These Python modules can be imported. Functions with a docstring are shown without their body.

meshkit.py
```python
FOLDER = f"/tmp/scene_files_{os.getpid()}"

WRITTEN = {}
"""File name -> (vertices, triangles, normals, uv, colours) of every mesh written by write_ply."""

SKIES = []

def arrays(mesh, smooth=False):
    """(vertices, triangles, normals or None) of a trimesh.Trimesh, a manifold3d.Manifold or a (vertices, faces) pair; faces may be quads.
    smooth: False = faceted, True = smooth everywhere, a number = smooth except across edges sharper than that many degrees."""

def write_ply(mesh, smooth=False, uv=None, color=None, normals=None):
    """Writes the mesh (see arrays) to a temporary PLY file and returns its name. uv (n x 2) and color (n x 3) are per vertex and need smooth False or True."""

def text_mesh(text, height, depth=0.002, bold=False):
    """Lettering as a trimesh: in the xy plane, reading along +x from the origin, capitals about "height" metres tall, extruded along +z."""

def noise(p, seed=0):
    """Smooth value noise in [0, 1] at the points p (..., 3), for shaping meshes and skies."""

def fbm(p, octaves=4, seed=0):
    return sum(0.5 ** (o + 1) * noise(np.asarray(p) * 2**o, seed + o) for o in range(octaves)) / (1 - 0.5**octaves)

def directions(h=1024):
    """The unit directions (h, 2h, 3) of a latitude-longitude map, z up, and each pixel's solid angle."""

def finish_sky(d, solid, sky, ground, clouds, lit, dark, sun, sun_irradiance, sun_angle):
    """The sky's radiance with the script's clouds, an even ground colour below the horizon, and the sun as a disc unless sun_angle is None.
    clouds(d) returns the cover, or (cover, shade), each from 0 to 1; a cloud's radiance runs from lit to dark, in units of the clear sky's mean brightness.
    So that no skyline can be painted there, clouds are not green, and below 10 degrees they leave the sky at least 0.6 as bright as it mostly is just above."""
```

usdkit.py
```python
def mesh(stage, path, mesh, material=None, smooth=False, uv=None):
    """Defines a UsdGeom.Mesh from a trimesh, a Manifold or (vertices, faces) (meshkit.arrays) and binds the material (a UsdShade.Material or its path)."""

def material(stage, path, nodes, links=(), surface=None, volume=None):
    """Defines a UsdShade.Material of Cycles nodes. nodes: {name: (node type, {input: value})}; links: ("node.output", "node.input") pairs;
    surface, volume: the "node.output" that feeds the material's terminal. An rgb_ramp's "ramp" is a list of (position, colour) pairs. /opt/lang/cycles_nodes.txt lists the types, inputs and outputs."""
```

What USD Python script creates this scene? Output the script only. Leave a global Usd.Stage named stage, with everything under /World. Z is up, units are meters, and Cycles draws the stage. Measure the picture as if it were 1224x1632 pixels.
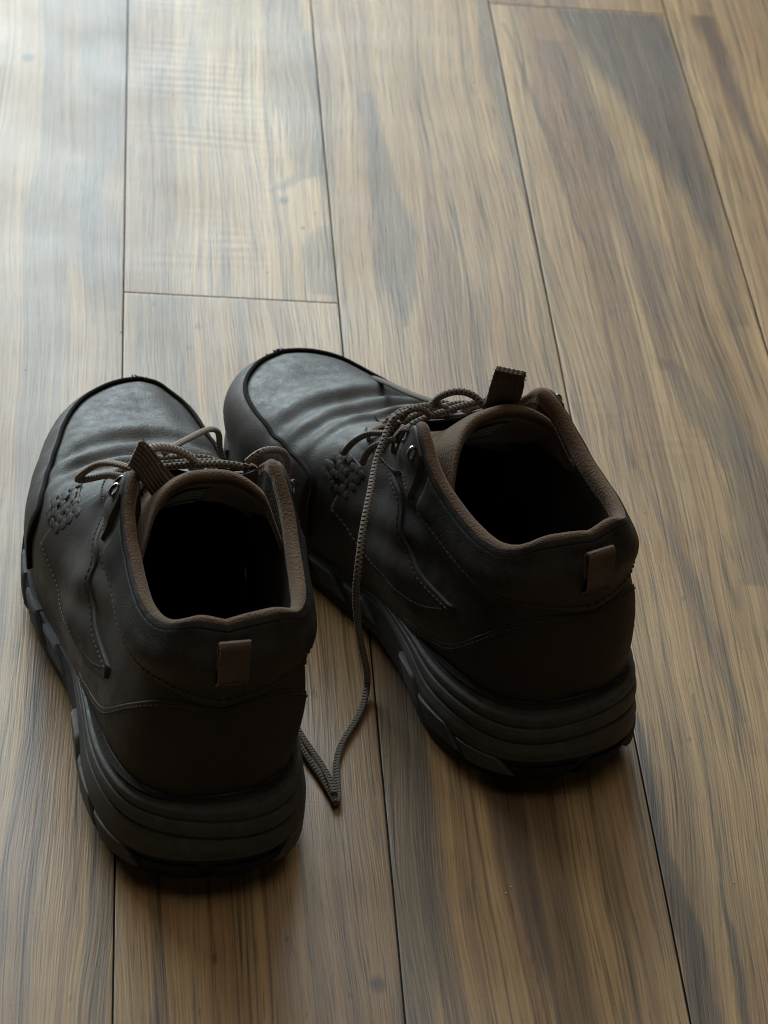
import math, random, numpy as np, trimesh, usdkit, meshkit
from scipy.interpolate import CubicSpline, PchipInterpolator
from pxr import Usd, UsdGeom, UsdLux, UsdShade, Gf, Sdf, Vt
random.seed(4)
rng = np.random.default_rng(4)
stage = Usd.Stage.CreateInMemory()
UsdGeom.SetStageUpAxis(stage, 'Z'); UsdGeom.SetStageMetersPerUnit(stage, 1)
UsdGeom.Xform.Define(stage, '/World'); UsdGeom.Scope.Define(stage, '/World/Looks')

# ---------------------------------------------------------------- camera
M = np.array([[0.9935336448, 0.0447090140, 0.1043647482], [-0.0599332904, -0.5741837846, 0.8165298416], [0.0964307902, -0.8175047924, -0.5677913500]])
CAM = np.array([-0.03271076, -1.29914444, 0.90338765])
cam = UsdGeom.Camera.Define(stage, '/World/camera')
r_, u_, b_ = M[:, 0], -M[:, 1], -M[:, 2]
cam.AddTransformOp().Set(Gf.Matrix4d(*r_, 0, *u_, 0, *b_, 0, *CAM, 1))
cam.CreateHorizontalApertureAttr(20.955); cam.CreateVerticalApertureAttr(27.94)
cam.CreateFocalLengthAttr(20.955 * 5000 / 1224)
cam.CreateFStopAttr(18.0); cam.CreateFocusDistanceAttr(1.40)
cam.CreateClippingRangeAttr(Gf.Vec2f(0.01, 100))
cam.CreateExposureAttr(0.18)

# ---------------------------------------------------------------- lamps: the window ahead, plus two added fills for room bounce
def rect_light(name, pos, target, w, h, power, color):
    l = UsdLux.RectLight.Define(stage, '/World/' + name)
    l.CreateWidthAttr(w); l.CreateHeightAttr(h); l.CreateIntensityAttr(power); l.CreateColorAttr(Gf.Vec3f(*color)); l.CreateNormalizeAttr(False)
    z = np.array(pos, float) - np.array(target, float); z /= np.linalg.norm(z)
    x = np.cross([0, 0, 1.0], z)
    x = x / np.linalg.norm(x) if np.linalg.norm(x) > 1e-6 else np.array([1.0, 0, 0])
    y = np.cross(z, x)
    l.AddTransformOp().Set(Gf.Matrix4d(*x, 0, *y, 0, *z, 0, *pos, 1))
    return l
rect_light('window_light', (-0.72, 2.75, 1.42), (0.0, 0.0, 0.05), 2.4, 2.2, 9.6, (0.80, 0.94, 1.0))
rect_light('overhead_fill', (0.05, 0.80, 2.5), (0.05, 0.80, 0.0), 3.0, 3.0, 1.0, (1.0, 0.91, 0.78))  # added overhead fill in place of ceiling bounce, not a lamp of the room
rect_light('rear_fill', (0.6, -3.8, 1.3), (0.1, 0.0, 0.05), 3.2, 2.4, 0.22, (1.0, 0.90, 0.76))  # added fill behind the camera, lifts the dark backs of the boots

# ---------------------------------------------------------------- helpers
def mat(name, nodes, links, surface='p.BSDF'):
    return usdkit.material(stage, '/World/Looks/' + name, nodes, links, surface=surface)
taken = {}
def numbered(path):
    n = taken.get(path, 0); taken[path] = n + 1
    return path if n == 0 else '%s_%03d' % (path, n)
def obj(name, mesh, m, parent='/World', smooth=40, uv=None):
    path = numbered(str(parent) + '/' + name)
    return usdkit.mesh(stage, path, mesh, m, smooth=smooth, uv=uv).GetPrim()
def tag(p, label=None, category=None, group=None, kind=None):
    for k, v in (('label', label), ('category', category), ('group', group), ('kind', kind)):
        if v: p.SetCustomDataByKey(k, v)
    return p
def cat(ms):
    return trimesh.util.concatenate(ms)
def sstep(a, b, x):
    t = np.clip((np.asarray(x, float) - a) / (b - a), 0, 1); return t * t * (3 - 2 * t)
def gauss(x, c, w):
    return np.exp(-((np.asarray(x) - c) / w) ** 2)
def grid_mesh(P, close_i=False, close_j=False):
    ni, nj = P.shape[:2]
    I, J = np.meshgrid(np.arange(ni if close_i else ni - 1), np.arange(nj if close_j else nj - 1), indexing='ij')
    a = I * nj + J; b = ((I + 1) % ni) * nj + J; c = ((I + 1) % ni) * nj + (J + 1) % nj; d = I * nj + (J + 1) % nj
    q = np.stack([a, b, c, d], -1).reshape(-1, 4)
    f = np.vstack([q[:, [0, 1, 2]], q[:, [0, 2, 3]]])
    return trimesh.Trimesh(P.reshape(-1, 3), f, process=False)
def resample(pts, n, closed=False):
    pts = np.asarray(pts, float)
    if closed: pts = np.vstack([pts, pts[:1]])
    d = np.r_[0, np.cumsum(np.maximum(np.linalg.norm(np.diff(pts, axis=0), axis=1), 1e-9) ** 0.5)]
    cs = CubicSpline(d, pts, bc_type='periodic' if closed else 'natural')
    P = cs(np.linspace(0, d[-1], 1500))
    l = np.r_[0, np.cumsum(np.linalg.norm(np.diff(P, axis=0), axis=1))]
    t = np.linspace(0, l[-1], n + 1 if closed else n)
    out = np.stack([np.interp(t, l, P[:, k]) for k in range(P.shape[1])], 1)
    return out[:-1] if closed else out
def frames(P):
    T = np.gradient(P, axis=0); T /= np.linalg.norm(T, axis=1, keepdims=True) + 1e-12
    n = np.cross(T[0], [0.3, 0.2, 1.0]); n /= np.linalg.norm(n); N = [n]
    for k in range(1, len(P)):
        n = N[-1] - T[k] * np.dot(N[-1], T[k]); N.append(n / np.linalg.norm(n))
    N = np.array(N); return T, N, np.cross(T, N)
def tube(P, r, k=10, taper=True, flat=1.0):
    """closed tube with uv (around, metres along)"""
    P = np.asarray(P, float); T, N, B = frames(P); n = len(P)
    rad = np.full(n, r) if np.ndim(r) == 0 else np.asarray(r, float)
    a = np.linspace(0, 2 * np.pi, k + 1)
    G = P[:, None] + rad[:, None, None] * (np.cos(a)[None, :, None] * N[:, None] + flat * np.sin(a)[None, :, None] * B[:, None])
    l = np.r_[0, np.cumsum(np.linalg.norm(np.diff(P, axis=0), axis=1))]
    m = grid_mesh(G)
    uv = np.stack(np.broadcast_arrays(np.linspace(0, 1, k + 1)[None, :], l[:, None]), -1).reshape(-1, 2)
    v = np.vstack([m.vertices, P[:1], P[-1:]]); uv = np.vstack([uv, [[.5, 0]], [[.5, l[-1]]]])
    c0, c1 = len(v) - 2, len(v) - 1; j = np.arange(k)
    f = np.vstack([m.faces, np.stack([np.full(k, c0), j, j + 1], 1), np.stack([np.full(k, c1), (n - 1) * (k + 1) + j + 1, (n - 1) * (k + 1) + j], 1)])
    return trimesh.Trimesh(v, f, process=False), uv

# ---------------------------------------------------------------- floor
PLANK = 0.12
def floor_material():
    n = {'a': ('attribute', {'attribute': 'tone'}), 'pos': ('geometry', {}), 'wp': ('attribute', {'attribute': 'warp'}), 'mpl': ('mapping', {'scale': (105., 1.0, 1.)}), 'ln': ('noise_texture', {'scale': 1.0, 'detail': 2.5, 'roughness': .55}), 'ls': ('math', {'math_type': 'subtract', 'value2': .5}), 'la': ('math', {'math_type': 'absolute'}), 'lr': ('map_range', {'from_min': .003, 'from_max': .018, 'to_min': .52, 'to_max': 1.0, 'clamp': True}),
         'mpr': ('mapping', {'scale': (150., 1.0, 1.)}), 'rn': ('noise_texture', {'scale': 1.0, 'detail': 0.5}), 'rs': ('math', {'math_type': 'multiply', 'value2': 48.}), 'rsi': ('math', {'math_type': 'sine'}), 'rm': ('map_range', {'from_min': -1., 'from_max': 1., 'to_min': .87, 'to_max': 1.08}), 'm3': ('math', {'math_type': 'multiply'}), 'm4': ('math', {'math_type': 'multiply'}),
         'mp': ('mapping', {'scale': (560., 5., 1.)}), 'fine': ('noise_texture', {'scale': 1.0, 'detail': 4., 'roughness': .62}),
         'mp2': ('mapping', {'scale': (1050., 26., 1.)}), 'pore': ('noise_texture', {'scale': 1.0, 'detail': 2.}),
         'mp3': ('mapping', {'scale': (70., 700., 1.)}), 'cross': ('noise_texture', {'scale': 1.0, 'detail': 3.}),
         'fr': ('map_range', {'from_min': .25, 'from_max': .75, 'to_min': .91, 'to_max': 1.08}),
         'pr': ('map_range', {'from_min': .30, 'from_max': .44, 'to_min': .58, 'to_max': 1.0, 'clamp': True}),
         'cr': ('map_range', {'from_min': .3, 'from_max': .7, 'to_min': .965, 'to_max': 1.035}),
         'm1': ('math', {'math_type': 'multiply'}), 'm2': ('math', {'math_type': 'multiply'}),
         'v': ('vector_math', {'math_type': 'scale'}),
         'h1': ('math', {'math_type': 'multiply_add', 'value2': .6}), 'h2': ('math', {'math_type': 'multiply_add', 'value2': .35}),
         'smn': ('noise_texture', {'scale': 9., 'detail': 4.}), 'rr': ('map_range', {'from_min': .3, 'from_max': .7, 'to_min': .37, 'to_max': .50}),
         'h3': ('math', {'math_type': 'multiply_add', 'value2': .8}), 'b': ('bump', {'strength': .17, 'distance': .0006}),
         'p': ('principled_bsdf', {'specular_ior_level': .40})}
    l = [('wp.vector', 'mpl.vector'), ('mpl.vector', 'ln.vector'), ('ln.fac', 'ls.value1'), ('ls.value', 'la.value1'), ('la.value', 'lr.value'), ('wp.vector', 'mpr.vector'), ('mpr.vector', 'rn.vector'), ('rn.fac', 'rs.value1'), ('rs.value', 'rsi.value1'), ('rsi.value', 'rm.value'), ('m2.value', 'm3.value1'), ('lr.result', 'm3.value2'), ('m3.value', 'm4.value1'), ('rm.result', 'm4.value2'),
         ('wp.vector', 'mp.vector'), ('mp.vector', 'fine.vector'), ('wp.vector', 'mp2.vector'), ('mp2.vector', 'pore.vector'),
         ('pos.position', 'mp3.vector'), ('mp3.vector', 'cross.vector'),
         ('fine.fac', 'fr.value'), ('pore.fac', 'pr.value'), ('cross.fac', 'cr.value'), ('fr.result', 'm1.value1'), ('pr.result', 'm1.value2'), ('m1.value', 'm2.value1'), ('cr.result', 'm2.value2'),
         ('a.color', 'v.vector1'), ('m4.value', 'v.scale'), ('v.vector', 'p.base_color'),
         ('fine.fac', 'h1.value1'), ('pore.fac', 'h1.value3'), ('cross.fac', 'h2.value1'), ('h1.value', 'h2.value3'),
         ('h2.value', 'h3.value3'), ('pore.fac', 'h3.value1'), ('h3.value', 'b.height'), ('b.normal', 'p.normal'), ('pos.position', 'smn.vector'), ('smn.fac', 'rr.value'), ('rr.result', 'p.roughness')]
    return mat('wood_floor', n, l)
WOOD = floor_material()
GAP = mat('dark_joint', {'p': ('principled_bsdf', {'base_color': (.02, .018, .016), 'roughness': .8})}, [])

def n2(x, y, sx, sy, seed, oct=3):
    return meshkit.fbm(np.stack([x * sx + seed * 13.7, y * sy + seed * 7.3, np.full_like(x, seed * 1.9)], -1), oct, seed) - .5
TAN = np.array([.248, .144, .058]); PALE = np.array([.345, .226, .103]); BRN = np.array([.112, .053, .022]); GREY = np.array([.090, .068, .046]); RED = np.array([.215, .102, .034])
def lerp(a, b, t):
    return a + (b - a) * t[..., None]
def polydist(x, y, pts, w):
    """soft mask around a polyline given as (x, y, half width)"""
    m = np.zeros_like(x)
    ys = np.array([p[1] for p in pts]); xs = np.array([p[0] for p in pts]); ws = np.array([p[2] for p in pts])
    o = np.argsort(ys); cx = np.interp(y, ys[o], xs[o]); cw = np.interp(y, ys[o], ws[o])
    inside = (y > ys.min()) & (y < ys.max())
    return np.where(inside, sstep(cw + w, cw - w, np.abs(x - cx)) * (cw > 1e-4), 0)
def plank(x0, x1, y0, y1, seed, tone, feats):
    g = 0.00045
    nx = int((x1 - x0) / .0010); ny = max(8, int((y1 - y0) / .0030))
    xs = np.linspace(x0 + g, x1 - g, nx); ys = np.linspace(y0 + g, y1 - g, ny)
    xs = np.r_[xs[0], xs[0] + .0005, xs[1:-1], xs[-1] - .0005, xs[-1]]; ys = np.r_[ys[0], ys[0] + .0005, ys[1:-1], ys[-1] - .0005, ys[-1]]
    X, Y = np.meshgrid(xs, ys, indexing='ij')
    wx = X + .034 * n2(X, Y, 7, 2.3, seed) + .008 * n2(X, Y, 26, 6, seed + 50)          # grain lines wander along the plank
    ring = n2(wx, Y, 70, 1.6, seed + 1, 3); ring2 = n2(wx, Y, 150, 1.2, seed + 2, 3); broad = n2(wx, Y, 26, 1.9, seed + 3, 2); thin = n2(wx, Y, 420, 2.5, seed + 9, 2)
    mott = n2(X, Y, 40, 28, seed + 17, 3)
    c = lerp(TAN, PALE, np.clip(.5 + 2.0 * ring + .8 * mott + tone[0], 0, 1))
    fig = np.sin(2 * np.pi * (wx * 62 + 1.6 * n2(wx, Y, 14, 1.7, seed + 61, 2) * 3)); fig2 = np.sin(2 * np.pi * (wx * 170 + 5 * n2(X, Y, 16, 2.4, seed + 62, 2)))
    c = lerp(c, BRN, np.clip(tone[1] + 2.0 * broad + 1.2 * ring2, 0, 1) * .75)
    band = n2(wx, Y, 30, 1.5, seed + 63, 2) + .25 * ring2
    c = lerp(c, BRN * 1.15, sstep(.10, .135, band + tone[1] * .3) * .55)                 # heartwood with a sharp edge
    c = lerp(c, GREY, sstep(.17, .22, n2(wx, Y, 34, 2.2, seed + 5, 3) + tone[2]) * .6)
    c = c * (1 + .16 * fig * np.clip(.5 + 3 * n2(X, Y, 10, 2, seed + 64), 0, 1) + .12 * fig2 * np.clip(.4 + 3 * n2(X, Y, 14, 3, seed + 65), 0, 1))[..., None]
    c = lerp(c, RED, np.clip(tone[3] + .9 * n2(X, Y, 12, 3, seed + 6), 0, 1) * .6)
    c = c * (1 + 0.50 * ring2 + .22 * thin)[..., None]
    line = sstep(.016, .003, np.abs(n2(wx, Y, 55, 1.5, seed + 7, 2))) * sstep(-.1, .15, n2(X, Y, 8, 3, seed + 8))
    c = lerp(c, c * .62, line)
    hh = .00022 * n2(X, Y, 26, 5, seed + 11) + .00010 * ring2
    for ft in feats:
        kind = ft[0]
        if kind == 'streak':
            m = polydist(X + .006 * n2(X, Y, 40, 30, seed + 21) + .008 * n2(wx, Y, 210, 3, seed + 25), Y, ft[1], ft[2]); c = lerp(c, np.array(ft[3]) * (1 + .9 * ring2 + .5 * thin)[..., None], m * ft[4])
        if kind == 'knot':
            kx, ky, kr = ft[1:4]; d = np.hypot((X - kx), (Y - ky) * .7); c = lerp(c, np.array([.05, .035, .025]), sstep(kr, kr * .3, d + .25 * kr * n2(X, Y, 300, 200, seed)) * .85)
        if kind == 'chatter':
            env = polydist(X, Y, ft[1], .02)
            fr = np.sin((Y + .006 * n2(X, Y, 14, 20, seed + 31) + .02 * (X - x0) * .3) * 2 * np.pi / .0095 + 11 * n2(X, Y, 16, 22, seed + 33, 2))
            amp = env * np.clip(.15 + 3.2 * n2(X, Y, 26, 34, seed + 34), 0, 1)
            c = c * (1 + .17 * fr * amp)[..., None]; hh = hh + .00022 * fr * amp
    speck = n2(X, Y, 160, 90, seed + 41, 1) > .44
    c = np.where(speck[..., None], c * .55, c)
    e = np.minimum(np.minimum(X - xs[0], xs[-1] - X), np.minimum(Y - ys[0], ys[-1] - Y))
    Z = hh - .00008 * sstep(.0006, 0, e)
    P = np.stack([X, Y, Z], -1); n = P.shape[0]
    top = grid_mesh(P); v = top.vertices; f = top.faces
    idx = np.arange(v.shape[0]).reshape(n, -1); edge = np.r_[idx[:, 0], idx[-1, 1:], idx[::-1, -1][1:], idx[0, ::-1][1:-1]]
    ne = len(edge); rim_ = v[edge].copy(); low = rim_.copy(); low[:, 2] = -.006; base = len(v); k = np.arange(ne); k2 = (k + 1) % ne
    f = np.vstack([f, np.stack([base + k2, base + k, base + ne + k], 1), np.stack([base + k2, base + ne + k, base + ne + k2], 1)])
    v = np.vstack([v, rim_, low]); ec = c.reshape(-1, 3)[edge]; col = np.vstack([c.reshape(-1, 3), ec * .12, ec * .1])
    tm = trimesh.Trimesh(v, f, process=False)
    if tm.face_normals[:100, 2].mean() < 0: tm.invert()
    p = obj('plank', tm, WOOD, '/World/floor', smooth=True)
    wv = np.stack([wx + seed * .731, Y + seed * .37, np.zeros_like(Y)], -1).reshape(-1, 3); wv = np.vstack([wv, wv[edge], wv[edge]])
    UsdGeom.PrimvarsAPI(p).CreatePrimvar('warp', Sdf.ValueTypeNames.Vector3fArray, 'vertex').Set(Vt.Vec3fArray.FromNumpy(wv.astype(np.float32)))
    UsdGeom.PrimvarsAPI(p).CreatePrimvar('tone', Sdf.ValueTypeNames.Color3fArray, 'vertex').Set(Vt.Vec3fArray.FromNumpy(np.clip(col, .002, .9).astype(np.float32)))
tag(UsdGeom.Xform.Define(stage, '/World/floor').GetPrim(), 'brown wood plank floor with grey streaks and hand scraped relief', 'floor', kind='structure')
DG = (.046, .034, .026)
PL = [  # x index, y0, y1, seed, (pale, brown, grey, red), features
    (-1, -.62, .98, 3, (.1, .10, .10, .0), [('streak', [(-.02, .30, .004), (-.022, .36, .014), (-.02, .46, .012), (-.03, .52, .004)], .003, GREY, .5), ('streak', [(-.005, .18, .002), (-.012, .24, .01), (-.016, .30, .01), (-.03, .34, .002)], .003, GREY, .5), ('knot', -.062, .48, .006), ('streak', [(-.005, -.42, .004), (-.006, -.3, .005), (-.014, -.18, .001)], .002, GREY, .5)]),
    (0, .2025, 1.0, 5, (.35, -.05, -.04, .0), [('chatter', [(.035, .21, .05), (.035, .50, .05), (.05, .62, .02)], .02), ('knot', .093, .316, .004), ('knot', .103, .285, .002), ('streak', [(.085, .325, .001), (.108, .35, .009), (.106, .45, .014), (.10, .6, .012), (.10, .8, .01)], .0025, GREY, .55), ('streak', [(.113, .21, .008), (.112, .26, .012), (.116, .29, .001)], .004, GREY, .5)]),
    (0, -.62, .2025, 8, (.0, .10, .0, .12), [('streak', [(.02, .20, .017), (.022, .10, .016), (.025, 0, .012)], .003, GREY, .55), ('streak', [(.066, .2, .002), (.064, .1, .003)], .002, GREY, .5), ('streak', [(.017, -.5, .003), (.018, -.25, .002)], .0012, GREY, .7), ('knot', .11, -.345, .005)]),
    (1, -.62, 1.0, 13, (.2, .02, .02, .0), [('streak', [(.155, .18, .001), (.157, .22, .009), (.158, .28, .012), (.152, .36, .007), (.150, .46, .003)], .0022, GREY, .65), ('streak', [(.195, -.5, .002), (.189, -.30, .012), (.186, -.2, .018), (.17, -.05, .012)], .006, (.08, .042, .022), .6), ('streak', [(.145, -.40, .004), (.137, -.28, .007), (.134, -.12, .006), (.132, 0, .004)], .0025, GREY, .55)]),
    (2, -.62, .5990, 21, (.15, .10, .03, .05), [('chatter', [(.30, .02, .02), (.285, .12, .035), (.27, .24, .02)], .02), ('streak', [(.350, .20, .001), (.352, .28, .004), (.345, .36, .012), (.337, .46, .022), (.325, .56, .034), (.320, .598, .038)], .007, (.054, .037, .027), .74), ('streak', [(.268, .05, .001), (.270, .25, .002), (.262, .40, .002), (.247, .57, .001)], .0015, BRN * .8, .7), ('streak', [(.317, -.05, .007), (.330, .05, .011), (.318, .1, .012), (.300, .16, .004)], .003, GREY, .5), ('streak', [(.30, .15, .003), (.305, .28, .010), (.292, .4, .010), (.275, .55, .012)], .006, (.12, .068, .040), .6), ('streak', [(.265, -.40, .002), (.268, -.28, .002), (.272, -.14, .001)], .001, GREY, .8), ('streak', [(.248, -.40, .009), (.248, -.32, .007), (.2435, -.26, .004), (.242, -.16, .002), (.242, -.1, .001)], .0015, GREY, .8), ('streak', [(.296, -.16, .002), (.285, -.05, .004), (.27, .05, .002)], .002, GREY, .5)]),
    (2, .5990, 1.0, 34, (.1, .1, .0, .15), []),
    (3, -.62, .99, 41, (.05, .15, -.03, .28), [('streak', [(.405, .2, .002), (.392, .45, .004), (.385, .6, .008)], .004, (.085, .045, .022), .75)]),
    (4, -.62, .98, 55, (.0, .12, .0, .2), []),
    (-2, -.62, .98, 67, (.1, .05, .05, .0), []),
]
for i, y0, y1, seed, tone, feats in PL:
    plank(i * PLANK, (i + 1) * PLANK, y0, y1, seed, tone, feats)
sub = trimesh.creation.box((0.9, 2.2, .02)); sub.apply_translation((.18, .2, -.0122))
obj('underlay', sub, GAP, '/World/floor', smooth=False)

# ---------------------------------------------------------------- boot materials
def leather(name, c0, c1, rough=.5, scale=1.0, sheen=.0, bump=.3):
    mid = tuple((a + b) / 2 for a, b in zip(c0, c1))
    n = {'tc': ('texture_coordinate', {}), 'n1': ('noise_texture', {'scale': 30. * scale, 'detail': 6., 'roughness': .68}), 'n2': ('noise_texture', {'scale': 900., 'detail': 4., 'roughness': .6}), 'n3': ('noise_texture', {'scale': 170., 'detail': 4., 'roughness': .7}),
         'vo': ('voronoi_texture', {'scale': 1100., 'feature': 'distance_to_edge'}),
         'ra': ('rgb_ramp', {'ramp': [(.32, c0), (.52, mid), (.66, c1), (.72, tuple(1.9 * x for x in c1))]}), 'sp': ('map_range', {'from_min': .25, 'from_max': .75, 'to_min': .55, 'to_max': 1.45}), 'cv': ('vector_math', {'math_type': 'scale'}),
         'ge': ('geometry', {}), 'pt': ('map_range', {'from_min': .50, 'from_max': .60, 'to_min': 0., 'to_max': .55, 'clamp': True}), 'we': ('mix', {'color2': tuple(2.4 * x for x in c1)}),
         'rr': ('map_range', {'from_min': .3, 'from_max': .7, 'to_min': rough - .08, 'to_max': rough + .14}),
         'ad': ('math', {'math_type': 'multiply_add', 'value2': .9}), 'ad2': ('math', {'math_type': 'multiply_add', 'value2': .7}), 'b': ('bump', {'strength': bump, 'distance': .0008}),
         'p': ('principled_bsdf', {'specular_ior_level': .42, 'sheen_weight': sheen, 'sheen_roughness': .5})}
    l = [('tc.object', 'n1.vector'), ('tc.object', 'n2.vector'), ('tc.object', 'n3.vector'), ('tc.object', 'vo.vector'), ('n1.fac', 'ra.fac'), ('n3.fac', 'sp.value'), ('ra.color', 'cv.vector1'), ('sp.result', 'cv.scale'),
         ('ge.pointiness', 'pt.value'), ('pt.result', 'we.fac'), ('cv.vector', 'we.color1'), ('we.color', 'p.base_color'), ('n3.fac', 'rr.value'), ('rr.result', 'p.roughness'),
         ('vo.distance', 'ad.value1'), ('n2.fac', 'ad.value3'), ('n3.fac', 'ad2.value1'), ('ad.value', 'ad2.value3'), ('ad2.value', 'b.height'), ('b.normal', 'p.normal')]
    return mat(name, n, l)
def fabric(name, c, c2, freq=900., rough=.85, sheen=.3):
    n = {'tc': ('texture_coordinate', {}), 'w': ('voronoi_texture', {'scale': freq}), 'n1': ('noise_texture', {'scale': 60., 'detail': 4.}), 'ra': ('rgb_ramp', {'ramp': [(.3, c), (.7, c2)]}),
         'b': ('bump', {'strength': .5, 'distance': .0006}), 'p': ('principled_bsdf', {'roughness': rough, 'specular_ior_level': .2, 'sheen_weight': sheen, 'sheen_roughness': .4, 'sheen_tint': (.9, .75, .6)})}
    l = [('tc.object', 'w.vector'), ('tc.object', 'n1.vector'), ('n1.fac', 'ra.fac'), ('ra.color', 'p.base_color'), ('w.distance', 'b.height'), ('b.normal', 'p.normal')]
    return mat(name, n, l)
LEATHER = leather('oiled_leather', (.0145, .0122, .0100), (.033, .0275, .0220), .54)
PANEL = leather('panel_leather', (.0160, .0115, .0080), (.036, .0255, .0165), .60)
DARKL = leather('counter_leather', (.0170, .0115, .0075), (.030, .0205, .0132), .66)
LUG = leather('lug_rubber', (.010, .0105, .011), (.017, .018, .018), .58, 2.0, bump=.2)  # dark lug rubber; its tone also stands in for shade along the sole
RUB = leather('midsole_rubber', (.038, .037, .031), (.054, .052, .044), .60, 2.0, bump=.15)
OUT = leather('outsole_rubber', (.005, .0055, .006), (.008, .009, .010), .7, 2.0, bump=.2)
SEAM = mat('seam_thread', {'p': ('principled_bsdf', {'base_color': (.012, .010, .009), 'roughness': .9, 'specular_ior_level': .15})}, [])
THREAD = mat('stitch_thread', {'p': ('principled_bsdf', {'base_color': (.040, .031, .023), 'roughness': .8})}, [])
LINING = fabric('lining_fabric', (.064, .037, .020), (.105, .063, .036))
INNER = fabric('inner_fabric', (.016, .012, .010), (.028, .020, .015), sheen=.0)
WEB = fabric('webbing', (.095, .064, .048), (.155, .108, .082), 1400.)
LOOPW = fabric('loop_webbing', (.075, .052, .038), (.125, .088, .066), 1300.)
METAL = mat('gunmetal', {'p': ('principled_bsdf', {'base_color': (.35, .36, .38), 'metallic': 1., 'roughness': .32})}, [])
LABEL = mat('label_print', {'p': ('principled_bsdf', {'base_color': (.60, .58, .53), 'roughness': .7})}, [])
LABELB = mat('label_cloth', {'p': ('principled_bsdf', {'base_color': (.20, .19, .17), 'roughness': .8})}, [])
def lace_mat(name, c0, c1):
    n = {'uv': ('uvmap', {'attribute': 'st'}), 'sp': ('separate_xyz', {}), 'a': ('math', {'math_type': 'multiply', 'value2': 6.2832 * 2}), 'b': ('math', {'math_type': 'multiply_add', 'value2': 3000.}), 's': ('math', {'math_type': 'sine'}),
         'd': ('math', {'math_type': 'multiply', 'value2': -6.2832 * 2}), 'e': ('math', {'math_type': 'multiply_add', 'value2': 3000.}), 's2': ('math', {'math_type': 'sine'}), 'x': ('math', {'math_type': 'maximum'}),
         'mr': ('map_range', {'from_min': -.2, 'from_max': .6, 'clamp': True}), 'ra': ('rgb_ramp', {'ramp': [(0., c0), (1., c1)]}), 'bu': ('bump', {'strength': .7, 'distance': .0006}),
         'p': ('principled_bsdf', {'roughness': .75, 'specular_ior_level': .3, 'sheen_weight': .25})}
    l = [('uv.UV', 'sp.vector'), ('sp.x', 'a.value1'), ('sp.y', 'b.value1'), ('a.value', 'b.value3'), ('b.value', 's.value1'), ('sp.x', 'd.value1'), ('sp.y', 'e.value1'), ('d.value', 'e.value3'), ('e.value', 's2.value1'),
         ('s.value', 'x.value1'), ('s2.value', 'x.value2'), ('x.value', 'mr.value'), ('mr.result', 'ra.fac'), ('ra.color', 'p.base_color'), ('x.value', 'bu.height'), ('bu.normal', 'p.normal')]
    return mat(name, n, l)
LACE_LIT = lace_mat('lit_lace', (.13, .105, .078), (.30, .245, .19))  # lace colour raised to paint in the backlight on the left loops
LACE = lace_mat('braided_lace', (.034, .026, .019), (.15, .118, .088))

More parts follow.
